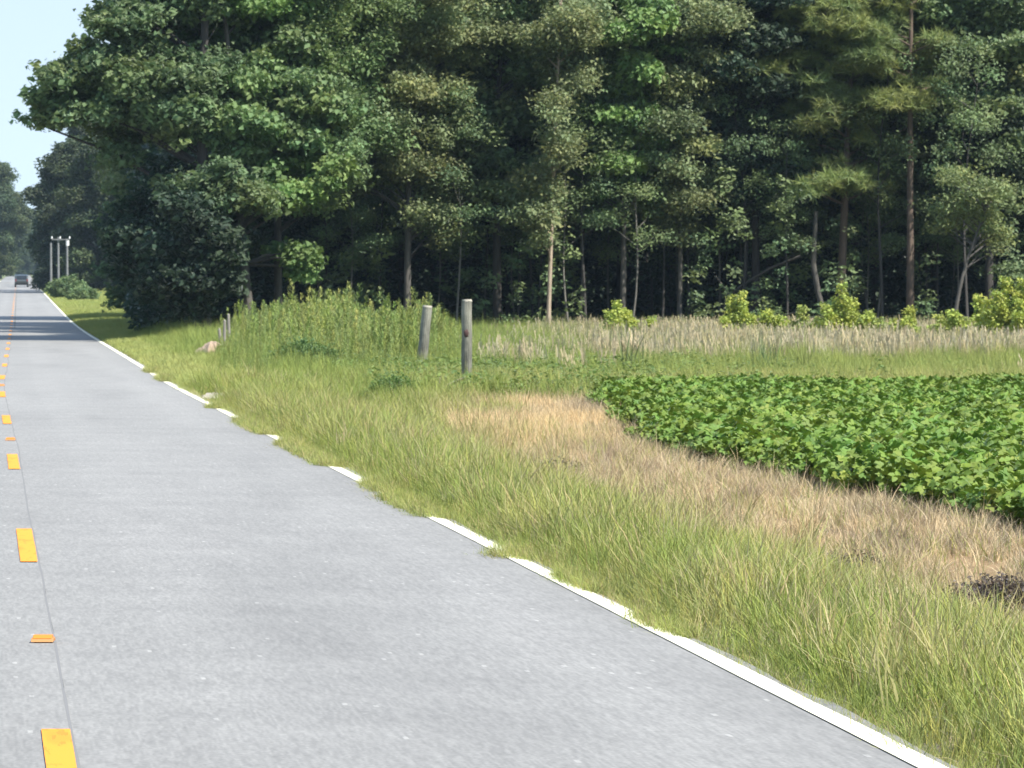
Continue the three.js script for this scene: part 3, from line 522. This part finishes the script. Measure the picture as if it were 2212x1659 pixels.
frontTree({ name: 'shaded_gum', label: 'dull green shaded tree behind the small crooked tree at the wood edge', x: 2135, z: 140, h: 16.5, r: 0.17, seed: 12, spray: SPRAY.broad, color: L.oak, bark: M.barkDark, up: [8.5, 3, 28, 1],
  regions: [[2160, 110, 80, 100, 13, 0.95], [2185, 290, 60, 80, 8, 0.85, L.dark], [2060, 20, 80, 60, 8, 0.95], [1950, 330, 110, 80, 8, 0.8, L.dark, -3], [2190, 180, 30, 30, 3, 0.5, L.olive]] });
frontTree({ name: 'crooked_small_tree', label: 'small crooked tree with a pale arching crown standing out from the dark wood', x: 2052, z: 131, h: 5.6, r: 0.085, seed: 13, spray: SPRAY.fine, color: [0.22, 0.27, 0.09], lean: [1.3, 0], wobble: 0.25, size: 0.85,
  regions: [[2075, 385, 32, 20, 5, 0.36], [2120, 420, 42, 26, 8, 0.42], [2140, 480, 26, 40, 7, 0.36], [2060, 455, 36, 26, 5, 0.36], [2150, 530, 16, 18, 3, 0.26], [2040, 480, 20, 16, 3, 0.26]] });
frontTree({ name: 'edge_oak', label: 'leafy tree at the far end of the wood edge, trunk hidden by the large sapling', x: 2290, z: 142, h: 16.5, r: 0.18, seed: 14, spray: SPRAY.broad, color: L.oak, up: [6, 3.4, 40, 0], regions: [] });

// the wood behind: prototypes, then clones
{
  const r = rng(909), protos = [];
  const kinds = [
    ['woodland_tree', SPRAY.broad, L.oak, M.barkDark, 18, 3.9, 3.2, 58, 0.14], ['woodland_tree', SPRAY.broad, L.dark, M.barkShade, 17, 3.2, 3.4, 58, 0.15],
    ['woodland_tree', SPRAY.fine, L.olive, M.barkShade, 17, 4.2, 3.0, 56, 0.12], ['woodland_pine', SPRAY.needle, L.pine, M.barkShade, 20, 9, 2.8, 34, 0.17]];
  const lab = { woodland_tree: 'broad leaved tree standing in the shade inside the wood behind the meadow', woodland_pine: 'tall pine standing inside the wood behind the meadow trees' };
  const grp = { woodland_tree: 'broad leaved trees inside the wood', woodland_pine: 'pines inside the wood' };
  kinds.forEach((k, i) => { const t = thing(k[0], lab[k[0]], 'tree', grp[k[0]]); leafTotal += growTree(t, { h: k[4], r: k[8], pads: crownPads(60 + i, k[4], k[5], k[6], k[7], 1.25), spray: k[1], color: k[2], bark: k[3], seed: 60 + i, perPad: 30, size: 1.15 }); protos.push(t); });
  const spots = [];
  for (let row = 0; row < 6; row++) for (let k = 0; k < 13; k++) {
    const z = 149.5 + row * 7 + (r() - 0.5) * 4, x = lerp(-12.0 - row * 1.0, 34, (k + 0.5 * (row % 2) + 0.3 * r()) / 13); spots.push([x, z]);
  }
  for (const s of [[24, 144], [29, 146], [34, 143]]) spots.push(s);
  let first = [0, 0, 0, 0];
  spots.forEach(([x, z], i) => {
    const k = r() < 0.2 ? 3 : Math.floor(r() * 3), src = protos[k], t = first[k]++ ? src.clone() : src;
    if (t !== src) { t.name = numbered(src.userData.group.startsWith('pine') ? 'woodland_pine' : 'woodland_tree'); scene.add(t); }
    t.position.set(x, groundY(x, z), -z); t.rotation.y = r() * 6.28; const s = 0.86 + 0.3 * r(); t.scale.set(s, s, s);
  });
  // slender bare understorey stems
  const pole = thing('slender_trunk', 'thin bare trunk in the dark lower wood behind the meadow', 'tree trunk', 'slender trunks in the shade of the wood');
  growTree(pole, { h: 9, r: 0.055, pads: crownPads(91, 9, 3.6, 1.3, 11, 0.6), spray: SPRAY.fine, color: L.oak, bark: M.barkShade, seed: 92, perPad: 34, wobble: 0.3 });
  const pole2 = thing('slender_trunk', 'thin bare trunk in the dark lower wood behind the meadow', 'tree trunk', 'slender trunks in the shade of the wood');
  growTree(pole2, { h: 8, r: 0.04, lean: [0.7, 0.2], pads: crownPads(93, 8, 3.2, 1.3, 10, 0.55), spray: SPRAY.fine, color: L.oak, bark: M.barkStem, seed: 94, perPad: 34, wobble: 0.45 });
  const seen = [1120, 1150, 1232, 1265, 1345, 1362, 1430, 1490, 1552, 1610, 1700, 1890, 1905, 2028, 985, 1045, 2090, 760, 700, 820];
  let n = 0;
  const place = (x, z) => { const src = n % 3 === 2 ? pole2 : pole, t = n === 0 || n === 2 ? src : src.clone(); if (t !== src) { t.name = numbered('slender_trunk'); scene.add(t); } t.position.set(x, groundY(x, z), -z); t.rotation.y = r() * 6.28; const s = 0.8 + 0.45 * r(); t.scale.set(s, s, s); n++; };
  for (const dx of seen) { const z = 135 + 7 * r(); place(PX(dx, z), z); }
  for (let k = 0; k < 40; k++) { const z = 138 + 30 * r() * r(); place(lerp(PX(560, z), PX(2300, z), r()), z); }
  // a curved trunk and crossing bare boughs low in the wood
  const c = thing('curved_trunk', 'bare curving trunk with crossing grey boughs behind the middle saplings', 'tree trunk'); c.position.set(PX(1765, 138), groundY(PX(1765, 138), 138), -138);
  part('trunk', tube([V(0.25, -0.2, 0), V(0.22, 0.8, 0), V(0.02, 1.6, 0.1), V(-0.15, 2.6, 0.1), V(-0.05, 4.5, 0)], [0.14, 0.12, 0.11, 0.1, 0.07], 8), M.barkGrey, c);
  part('bough', tube([V(-3.6, 2.2, -1), V(-3.1, 1.5, -1), V(-2.5, 1.0, -0.9), V(-1.4, 0.7, -0.8), V(-0.6, 0.9, -0.6)], [0.03, 0.04, 0.045, 0.04, 0.03], 6), M.barkGrey, c);
  part('bough', tube([V(-0.6, 2.9, 0), V(-1.6, 2.5, -0.4), V(-2.6, 1.9, -0.8), V(-3.2, 1.4, -0.9), V(-3.5, 0.3, -0.9)], [0.05, 0.045, 0.04, 0.035, 0.03], 6), M.barkGrey, c);
  // understorey and the far mass of the wood
  const low = [];
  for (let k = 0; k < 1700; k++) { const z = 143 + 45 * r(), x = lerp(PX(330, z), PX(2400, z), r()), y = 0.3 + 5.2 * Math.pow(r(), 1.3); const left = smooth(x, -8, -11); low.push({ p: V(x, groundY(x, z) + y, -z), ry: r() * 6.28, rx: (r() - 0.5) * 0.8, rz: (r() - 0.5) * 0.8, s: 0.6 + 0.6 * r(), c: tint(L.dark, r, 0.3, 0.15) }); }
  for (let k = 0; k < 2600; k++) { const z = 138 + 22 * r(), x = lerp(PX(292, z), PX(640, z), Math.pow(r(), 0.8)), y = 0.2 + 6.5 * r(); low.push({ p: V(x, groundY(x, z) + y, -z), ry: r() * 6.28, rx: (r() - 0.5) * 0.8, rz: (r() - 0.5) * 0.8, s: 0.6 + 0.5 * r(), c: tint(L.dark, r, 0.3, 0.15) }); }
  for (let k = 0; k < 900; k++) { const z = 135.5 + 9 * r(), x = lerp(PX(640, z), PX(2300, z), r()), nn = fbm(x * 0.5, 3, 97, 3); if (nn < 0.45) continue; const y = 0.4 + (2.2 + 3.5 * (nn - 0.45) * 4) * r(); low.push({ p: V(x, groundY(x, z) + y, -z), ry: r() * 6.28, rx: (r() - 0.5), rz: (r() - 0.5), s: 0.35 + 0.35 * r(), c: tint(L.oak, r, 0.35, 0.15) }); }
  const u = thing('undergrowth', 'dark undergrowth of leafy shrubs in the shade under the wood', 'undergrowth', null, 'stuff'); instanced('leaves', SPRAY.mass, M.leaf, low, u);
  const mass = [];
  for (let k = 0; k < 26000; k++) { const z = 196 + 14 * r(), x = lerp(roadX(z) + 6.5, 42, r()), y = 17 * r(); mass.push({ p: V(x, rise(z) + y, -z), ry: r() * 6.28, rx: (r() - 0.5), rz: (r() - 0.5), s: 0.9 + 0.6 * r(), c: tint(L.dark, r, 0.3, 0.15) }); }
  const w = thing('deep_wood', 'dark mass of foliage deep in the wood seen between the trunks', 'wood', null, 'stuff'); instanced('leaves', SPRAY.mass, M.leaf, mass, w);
}
{ // trees further along the road
  const far = (name, label, dx, z, h, R, y0, n, color, seed, u0, spr = SPRAY.mass) => {
    const x = PX(dx, z), t = thing(name, label, 'tree'); t.position.set(x, rise(z) - 0.1, -z);
    leafTotal += growTree(t, { h, r: 0.012 * h + 0.05, pads: crownPads(seed, h, y0, R, n, R * 0.36), spray: spr, color, bark: M.barkGrey, seed, perPad: 44 / Math.max(1, (R * 0.36) ** 1.2), size: spr === SPRAY.mass ? 1.0 : 1.3 });
  };
  far('roadside_tree', 'slim leafy tree just past the wood corner, dark against the clearing', 335, 166, 15.5, 2.4, 1.0, 40, L.oak, 201, 0, SPRAY.broad);
  far('clearing_tree', 'tall pale green tree at the clearing edge, largest of those past the corner', 200, 440, 20, 4.6, 2.0, 50, [0.085, 0.115, 0.04], 203);
  far('clearing_tree', 'round hazy tree behind the clearing beside the wood corner', 245, 400, 16, 4.5, 1.2, 46, [0.07, 0.105, 0.035], 204);
  far('clearing_tree', 'hazy tree behind the three poles, with a flat side to the sky', 175, 410, 15.5, 4.6, 1.0, 56, [0.06, 0.09, 0.035], 205);
  far('clearing_tree', 'hazy tree directly left of the three poles, rising like a wall', 140, 425, 13.6, 3.0, 0.5, 56, [0.05, 0.08, 0.035], 206);
  far('clearing_tree', 'low hazy tree at the road bend left of the three poles', 150, 560, 14, 3.4, 0.5, 50, [0.05, 0.08, 0.035], 207);
  far('clearing_tree', 'hazy bushy tree at the back of the clearing', 205, 520, 15, 5.2, 0.5, 50, [0.07, 0.1, 0.035], 208);
  far('far_tree', 'tall hazy tree across the road, its straight side against the sky', -24, 640, 20, 5.6, 2.0, 60, [0.085, 0.125, 0.045], 211);
  far('far_tree', 'second hazy tree across the road, a step lower than the tallest', 2, 820, 19, 5.6, 2.0, 54, [0.085, 0.125, 0.045], 212);
  far('far_tree', 'blue hazy tree where the road meets the trees', 24, 1010, 16, 7, 1.0, 54, [0.075, 0.115, 0.045], 213);
  far('far_tree', 'pale hazy tree closing the end of the road', 58, 1130, 17, 9, 0.6, 54, [0.075, 0.115, 0.045], 214);
  far('far_tree', 'pale hazy tree at the end of the road beside the low tree', 88, 1150, 17, 9, 0.6, 54, [0.075, 0.115, 0.045], 215);
  far('far_tree', 'dim hazy tree straight behind the road crest', 10, 1180, 17, 9, 0.6, 54, [0.075, 0.115, 0.045], 216);
}

// ---------------------------------------------------------------- meadow saplings, shrubs, stalks
function bush(name, label, cat, dx, z, h, w, color, seed, n, grp, spr = SPRAY.star, size = 0.42) {
  const x = PX(dx, z), t = thing(name, label, cat, grp), r = rng(seed); t.position.set(x, groundY(x, z), -z);
  const stems = [], leaves = [];
  for (let k = 0; k < n; k++) {
    const a = r() * 6.28, q = w * Math.sqrt(r()) * 0.5, hh = h * (1 - 0.55 * (q / (w * 0.5)) ** 1.3) * (0.8 + 0.25 * r()), tip = V(Math.cos(a) * q, hh, Math.sin(a) * q);
    stems.push(tube([V(tip.x * 0.3, -0.1, tip.z * 0.3), V(tip.x * 0.7, hh * 0.5, tip.z * 0.7), tip], [0.014, 0.01, 0.004], 4));
    const m = Math.round(12 + 14 * hh);
    for (let j = 0; j < m; j++) { const t2 = 0.25 + 0.77 * (j + r()) / m, sp = (1 - t2) * 0.22 + 0.05; leaves.push({ p: V(tip.x * lerp(0.3, 1, t2) + (r() - 0.5) * 2 * sp, hh * t2, tip.z * lerp(0.3, 1, t2) + (r() - 0.5) * 2 * sp), ry: r() * 6.28, rx: (r() - 0.5) * 1.0, rz: (r() - 0.5) * 1.0, s: size * (0.65 + 0.5 * r()), c: tint(color, r, 0.22, 0.12) }); }
  }
  part('stems', mergeGeometries(stems), M.barkGrey, t); instanced('foliage', spr, M.leaf, leaves, t); return t;
}
const SG = 'young saplings in the meadow';
bush('sapling', 'low wide bright green sapling clump, leftmost in the tan meadow', 'sapling', 1336, 112, 1.4, 1.2, L.sapling, 301, 8, SG);
bush('sapling', 'twin bright green sapling just right of the leftmost clump', 'sapling', 1385, 112, 1.55, 1.0, L.sapling, 302, 6, SG);
bush('sapling', 'narrow pointed yellow green sapling in the middle of the meadow', 'sapling', 1588, 110, 1.95, 1.0, L.sapling, 303, 8, SG);
bush('sapling', 'short sapling next right of the narrow pointed one', 'sapling', 1666, 111, 1.5, 0.9, L.sapling, 304, 6, SG);
bush('sapling', 'faint low sapling between the short one and the broad one', 'sapling', 1735, 112, 1.32, 1.2, [0.33, 0.39, 0.09], 305, 6, SG);
bush('sapling', 'broad bushy yellow green sapling before the curved trunk', 'sapling', 1822, 108, 1.92, 1.7, L.sapling, 306, 14, SG);
bush('sapling', 'small spiky sapling leaning against the broad bushy one', 'sapling', 1880, 109, 1.36, 0.7, [0.33, 0.39, 0.09], 307, 5, SG);
bush('sapling', 'small lone sapling right of the broad bushy one', 'sapling', 1952, 108, 1.38, 0.8, L.sapling, 308, 5, SG);
bush('sapling', 'tall sapling thicket, left peak of the largest clump', 'sapling', 2118, 102, 2.0, 1.9, L.sapling, 309, 16, SG);
bush('sapling', 'large rounded sapling thicket reaching out of the picture', 'sapling', 2195, 96, 2.05, 2.5, L.sapling, 310, 20, SG);
bush('sapling', 'low sapling fringe left of the largest thicket', 'sapling', 2055, 104, 1.35, 1.4, [0.34, 0.40, 0.09], 311, 8, SG);
bush('roadside_shrub', 'long low green shrub before the three poles', 'shrub', 146, 325, 2.0, 3.6, [0.17, 0.25, 0.09], 321, 40, null, SPRAY.mass, 0.6);
bush('roadside_shrub', 'small green shrub trailing off the end of the long roadside shrub', 'shrub', 180, 300, 1.2, 2.6, [0.17, 0.25, 0.09], 322, 18, null, SPRAY.mass, 0.6);
bush('weed_shrub', 'leafy dark green bush at the foot of the tall weeds by the road', 'shrub', 660, 76, 0.75, 1.5, HERB, 331, 16, null, SPRAY.fine, 0.6);
bush('withered_clump', 'dark brown withered weed tangle in the dead strip near the right picture edge', 'dead weeds', 2150, 21.2, 0.20, 0.62, [0.10, 0.075, 0.06], 335, 16, null, SPRAY.fine, 0.30);
bush('withered_clump', 'flat dark withered tangle in the dead strip below the crop corner', 'dead weeds', 1195, 36.5, 0.16, 0.75, [0.12, 0.10, 0.07], 336, 12, null, SPRAY.fine, 0.34);
bush('withered_clump', 'small dark withered tangle between crop edge and verge grass', 'dead weeds', 1840, 24, 0.14, 0.45, [0.13, 0.095, 0.07], 337, 9, null, SPRAY.fine, 0.28);
bush('weed_shrub', 'fresh green leafy weed clump left of the fallen branch', 'shrub', 850, 57, 0.42, 1.0, [0.10, 0.19, 0.035], 332, 14, null, SPRAY.fine, 0.45);
{
  const stalks = (label, dx, z, h, w, color, seed, n) => { const x = PX(dx, z), t = thing('reed_clump', label, 'reed clump', 'dark reed clumps in front of the tan grass'); t.position.set(x, groundY(x, z), -z);
    const m = new THREE.MeshStandardMaterial({ color: new THREE.Color().setRGB(...color), roughness: 0.9, side: THREE.DoubleSide }); part('stalks', blades(n, { h, w: 0.028, bend: 0.4, spread: w, taper: true, seg: 4 }, seed), m, t); };
  stalks('fan of tall arching dark green stalks before the tan grass, leftmost', 1365, 73, 1.15, 0.28, [0.10, 0.14, 0.045], 341, 26);
  stalks('squat dark green stalk clump between the two others', 1652, 71, 0.92, 0.24, [0.085, 0.135, 0.04], 342, 44);
  stalks('narrow yellowish stalk clump, rightmost of the three', 1735, 71, 1.08, 0.12, [0.17, 0.20, 0.05], 343, 22);
}

// ---------------------------------------------------------------- the old posts
{
  const wood = canvasTex(256, (u, v) => { const g = fbm(u * 32, v * 2, 111, 4, 2), k = fbm(u * 8, v * 8, 113, 3, 8); const t = 0.5 + 1.5 * (g - 0.45) + 0.5 * (k - 0.5); return [t, t * 0.98, t * 0.9]; });
  const mw = new THREE.MeshStandardMaterial({ color: new THREE.Color().setRGB(0.42, 0.42, 0.37), map: wood, bumpMap: wood, bumpScale: 0.03, roughness: 0.95 });
  const end = new THREE.MeshStandardMaterial({ color: new THREE.Color().setRGB(0.46, 0.43, 0.35), map: grain, roughness: 0.9 }), rust = new THREE.MeshStandardMaterial({ color: new THREE.Color().setRGB(0.07, 0.035, 0.03), map: grain, roughness: 0.8 });
  const post = (label, dx, z, h, r0, leanX, seed, knot) => {
    const x = PX(dx, z), t = thing('wooden_post', label, 'post', 'pair of old posts in the weeds'); t.position.set(x, groundY(x, z), -z); t.rotation.z = leanX;
    const pos = [], uv = [], idx = [], S = 20, H = 16;
    for (let j = 0; j <= H; j++) for (let i = 0; i <= S; i++) { const a = i / S * 6.28319, ii = i % S, y = lerp(-0.3, h, j / H); const g = 1 + (vnoise(ii * 0.9, y * 0.7, seed) - 0.5) * 0.26 + (vnoise(ii * 0.4, y * 3, seed + 3) - 0.5) * 0.16; const rr = r0 * g * (1.03 - 0.06 * y / h); pos.push(Math.cos(a) * rr, j === H ? h + (i % 3) * 0.004 : y, Math.sin(a) * rr); uv.push(i / S, y * 0.8); }
    for (let j = 0; j < H; j++) for (let i = 0; i < S; i++) { const p = j * (S + 1) + i; idx.push(p, p + S + 1, p + 1, p + 1, p + S + 1, p + S + 2); }
    const g = new THREE.BufferGeometry(); g.setAttribute('position', new THREE.Float32BufferAttribute(pos, 3)); g.setAttribute('uv', new THREE.Float32BufferAttribute(uv, 2)); g.setIndex(idx); g.computeVertexNormals();
    part('shaft', g, mw, t);
    const cap = new THREE.CylinderGeometry(r0 * 0.93, r0 * 1.0, 0.035, 18); cap.translate(0, h + 0.012, 0); part('sawn_top', cap, end, t);
    if (knot) { const k = new THREE.SphereGeometry(0.055, 12, 8); k.scale(0.75, 1.2, 0.45); k.translate(-0.01, h * knot, r0 * 0.95); part('knot', k, rust, t);  { const kp = k.attributes.position; for (let i = 0; i < kp.count; i++) { const q = 1 + (vnoise(kp.getX(i) * 60, kp.getY(i) * 60, 5) - 0.5) * 0.5; kp.setX(i, kp.getX(i) * q); kp.setY(i, (kp.getY(i) - h * knot) * q + h * knot); } k.computeVertexNormals(); } }
    return t;
  };
  post('upright weathered grey post with a dark knot halfway up, nearest of the pair', 1008, 61, 1.49, 0.080, -0.006, 7, 0.66);
  post('weathered grey post leaning right, standing deeper in the weeds', 908, 75, 1.38, 0.098, -0.10, 9, 0);
}
{ // fallen branch, dirt mound, dry stakes, gravel entrance
  const z = 58, x = PX(955, z), t = thing('fallen_branch', 'dead pale branch lying in the weeds below the nearer post', 'branch'); t.position.set(x, groundY(x, z) + 0.05, -z);
  part('limb', tube([V(-0.32, 0.02, 0.3), V(-0.1, 0.10, 0.2), V(0.12, 0.20, 0.1), V(0.34, 0.30, -0.1)], [0.022, 0.02, 0.016, 0.008], 6), M.barkPale, t);
  part('twig', tube([V(-0.1, 0.10, 0.2), V(-0.04, 0.2, 0.22), V(-0.02, 0.32, 0.2)], [0.012, 0.009, 0.004], 5), M.barkPale, t);
  part('twig', tube([V(0.12, 0.2, 0.1), V(0.25, 0.22, 0.2), V(0.40, 0.34, 0.25)], [0.01, 0.008, 0.004], 5), M.barkPale, t);
  part('twig', tube([V(-0.22, 0.05, 0.25), V(-0.3, 0.12, 0.35), V(-0.42, 0.10, 0.45)], [0.01, 0.008, 0.004], 5), M.barkPale, t);
  const dr = rng(777), straw = [];
  const dry = thing('dry_tuft', 'pale withered tuft of weeds against the foot of the nearer post', 'dry weeds'); dry.position.set(PX(985, 62), groundY(PX(985, 62), 62), -62);
  part('stalks', blades(60, { h: 0.34, w: 0.010, bend: 1.0, spread: 0.26, taper: true, seg: 3 }, 71), new THREE.MeshStandardMaterial({ color: new THREE.Color().setRGB(0.34, 0.28, 0.18), roughness: 0.95, side: THREE.DoubleSide }), dry);
  // mound
  const zm = 93, xm = PX(462, zm), g = new THREE.SphereGeometry(1, 36, 18, 0, 6.2832, 0, 1.6), p = g.attributes.position;
  for (let i = 0; i < p.count; i++) { const a = V().fromBufferAttribute(p, i), n = 0.75 + 0.5 * fbm(a.x * 3 + 5, a.z * 3 + a.y * 3, 121, 4); p.setXYZ(i, a.x * 0.42 * n, a.y * 0.40 * n, a.z * 1.4 * n); }
  g.computeVertexNormals();
  const mm = new THREE.Mesh(g, new THREE.MeshStandardMaterial({ color: new THREE.Color().setRGB(0.36, 0.26, 0.185), map: grain, bumpMap: grain, bumpScale: 0.05, roughness: 1 })); mm.name = numbered('dirt_mound'); mm.castShadow = mm.receiveShadow = true; mm.position.set(xm, groundY(xm, zm) + 0.02, -zm);
  tag(mm, 'small mound of bare tan earth between roadside grass and tall weeds', 'mound'); scene.add(mm);
  const sm = new THREE.MeshStandardMaterial({ color: new THREE.Color().setRGB(0.30, 0.28, 0.24), map: barkTex, roughness: 0.95 });
  [[484, 0.92, 'grey weathered stake beside the earth mound, tallest of the few'], [494, 1.05, 'grey stake right of the tallest beside the earth mound'], [476, 0.70, 'short grey stake on the road side of the earth mound']].forEach(([dx, h, label], i) => {
    const zz = 92 + i, xx = PX(dx, zz), s = thing('wooden_stake', label, 'stake', 'old stakes by the earth mound'); s.position.set(xx, groundY(xx, zz), -zz);
    part('shaft', tube([V(0, -0.1, 0), V(0.01, h * 0.5, 0), V(0.02 - 0.02 * i, h, 0)], [0.045, 0.042, 0.035], 7), sm, s); const c = new THREE.ConeGeometry(0.036, 0.05, 7); c.translate(0.02 - 0.02 * i, h + 0.02, 0); part('tip', c, sm, s);
  });
  // gravel entrance: a thin uneven apron
  const ge = [], gi = [], gu = [];
  for (let j = 0; j <= 14; j++) for (let i = 0; i <= 10; i++) { const zz = lerp(58.9, 62.2, j / 14) + 0.2 * vnoise(i, j, 131), u = lerp(EDGE + 0.1, EDGE + 1.7, i / 10) + (j - 7) * 0.02, xx = roadX(zz) + u; ge.push(xx, Math.max(groundY(xx, zz), 0) + 0.006 + 0.014 * vnoise(i * 2.3, j * 2.1, 133), -zz); gu.push(xx, zz); if (i && j) { const q = j * 11 + i; gi.push(q - 12, q - 11, q, q - 12, q, q - 1); } }
  const gg = new THREE.BufferGeometry(); gg.setAttribute('position', new THREE.Float32BufferAttribute(ge, 3)); gg.setAttribute('uv', new THREE.Float32BufferAttribute(gu, 2)); gg.setIndex(gi); gg.computeVertexNormals();
  const gm = new THREE.Mesh(gg, new THREE.MeshStandardMaterial({ color: new THREE.Color().setRGB(0.36, 0.32, 0.26), map: grain, bumpMap: grain, bumpScale: 0.04, roughness: 1, side: THREE.DoubleSide })); gm.name = numbered('gravel_path'); tag(gm, 'pale gravel field entrance opening off the road edge', null, null, 'structure'); gm.receiveShadow = true; scene.add(gm);
}

// ---------------------------------------------------------------- far poles and a car
{
  const pm = new THREE.MeshStandardMaterial({ color: new THREE.Color().setRGB(0.24, 0.245, 0.245), map: barkTex, roughness: 0.9 }), pale = new THREE.MeshStandardMaterial({ color: new THREE.Color().setRGB(0.7, 0.7, 0.68), roughness: 0.5 });
  const pole = (dx, z, top, label, arm) => { const x = PX(dx, z), y = rise(z), h = PY(top, z) - y, t = thing('utility_pole', label, 'utility pole', 'three poles at the clearing'); t.position.set(x, y, -z);
    part('shaft', tube([V(0, -0.3, 0), V(0, h * 0.5, 0), V(0, h, 0)], [0.12, 0.11, 0.09], 10), pm, t);
    if (arm) { const b = new THREE.BoxGeometry(1.7, 0.1, 0.1); b.translate(0.25, h - 0.25, 0.17); part('crossarm', b, pm, t); for (const q of [-0.6, 0.2, 1.1]) { const c = new THREE.CylinderGeometry(0.05, 0.08, 0.22, 8); c.translate(q, h - 0.05, 0.17); part('insulator', c, pale, t); } const k = new THREE.CylinderGeometry(0.16, 0.16, 0.5, 12); k.translate(0.9, h - 0.6, 0.2); part('transformer', k, pale, t); } };
  pole(111, 366, 525, 'plain pale pole, left of the three beyond the roadside shrub');
  pole(127, 369, 512, 'pale pole with a crossarm, middle of the three beyond the roadside shrub', true);
  pole(146, 372, 530, 'plain pale pole, right of the three beyond the roadside shrub');
  const z = 510, x = roadX(z) + 0.75, car = thing('car', 'small dark car driving away on the far stretch of road', 'car'); car.position.set(x, rise(z), -z); car.rotation.y = 0.129; car.rotation.x = 0.0068;
  const paint = new THREE.MeshPhysicalMaterial({ color: new THREE.Color().setRGB(0.03, 0.04, 0.04), roughness: 0.3, clearcoat: 1 }), glass = new THREE.MeshStandardMaterial({ color: new THREE.Color().setRGB(0.02, 0.025, 0.03), roughness: 0.05 }), rubber = new THREE.MeshStandardMaterial({ color: 0x111111, roughness: 0.9 }), red = new THREE.MeshStandardMaterial({ color: new THREE.Color().setRGB(0.16, 0.012, 0.012), roughness: 0.3 }), chrome = new THREE.MeshStandardMaterial({ color: 0xbbbbbb, roughness: 0.3, metalness: 1 });
  const s = new THREE.Shape(); s.moveTo(-2.2, 0.35); s.lineTo(2.2, 0.35); s.lineTo(2.25, 0.8); s.lineTo(2.1, 1.0); s.lineTo(1.85, 1.52); s.lineTo(1.5, 1.62); s.lineTo(-0.3, 1.62); s.lineTo(-1.1, 1.05); s.lineTo(-2.15, 0.9); s.closePath();
  const body = new THREE.ExtrudeGeometry(s, { depth: 1.66, bevelEnabled: true, bevelSize: 0.05, bevelThickness: 0.06, bevelSegments: 2 }); body.translate(0, 0, -0.83); body.rotateY(-Math.PI / 2); part('body', body, paint, car);
  const rw = new THREE.BoxGeometry(1.3, 0.48, 0.04); rw.rotateX(-0.42); rw.translate(0, 1.29, 2.06); part('rear_window', rw, glass, car);
  for (const q of [-1, 1]) { const sw = new THREE.BoxGeometry(0.03, 0.36, 2.2); sw.translate(q * 0.9, 1.3, 0.6); part('side_window', sw, glass, car); const tl = new THREE.BoxGeometry(0.16, 0.32, 0.06); tl.translate(q * 0.74, 0.92, 2.28); part('tail_light', tl, red, car);
    for (const zz of [-1.35, 1.35]) { const w = new THREE.CylinderGeometry(0.34, 0.34, 0.22, 18); w.rotateZ(Math.PI / 2); w.translate(q * 0.80, 0.34, zz); const m = part('wheel', w, rubber, car); const h = new THREE.CylinderGeometry(0.19, 0.19, 0.02, 12); h.rotateZ(Math.PI / 2); h.translate(q * 0.92, 0.34, zz); part('rim', h, chrome, m); } }
  const bp = new THREE.BoxGeometry(1.6, 0.16, 0.1); bp.translate(0, 0.5, 2.33); part('bumper', bp, rubber, car);
}
console.log('leaf sprays', leafTotal);
renderer.render(scene, camera);
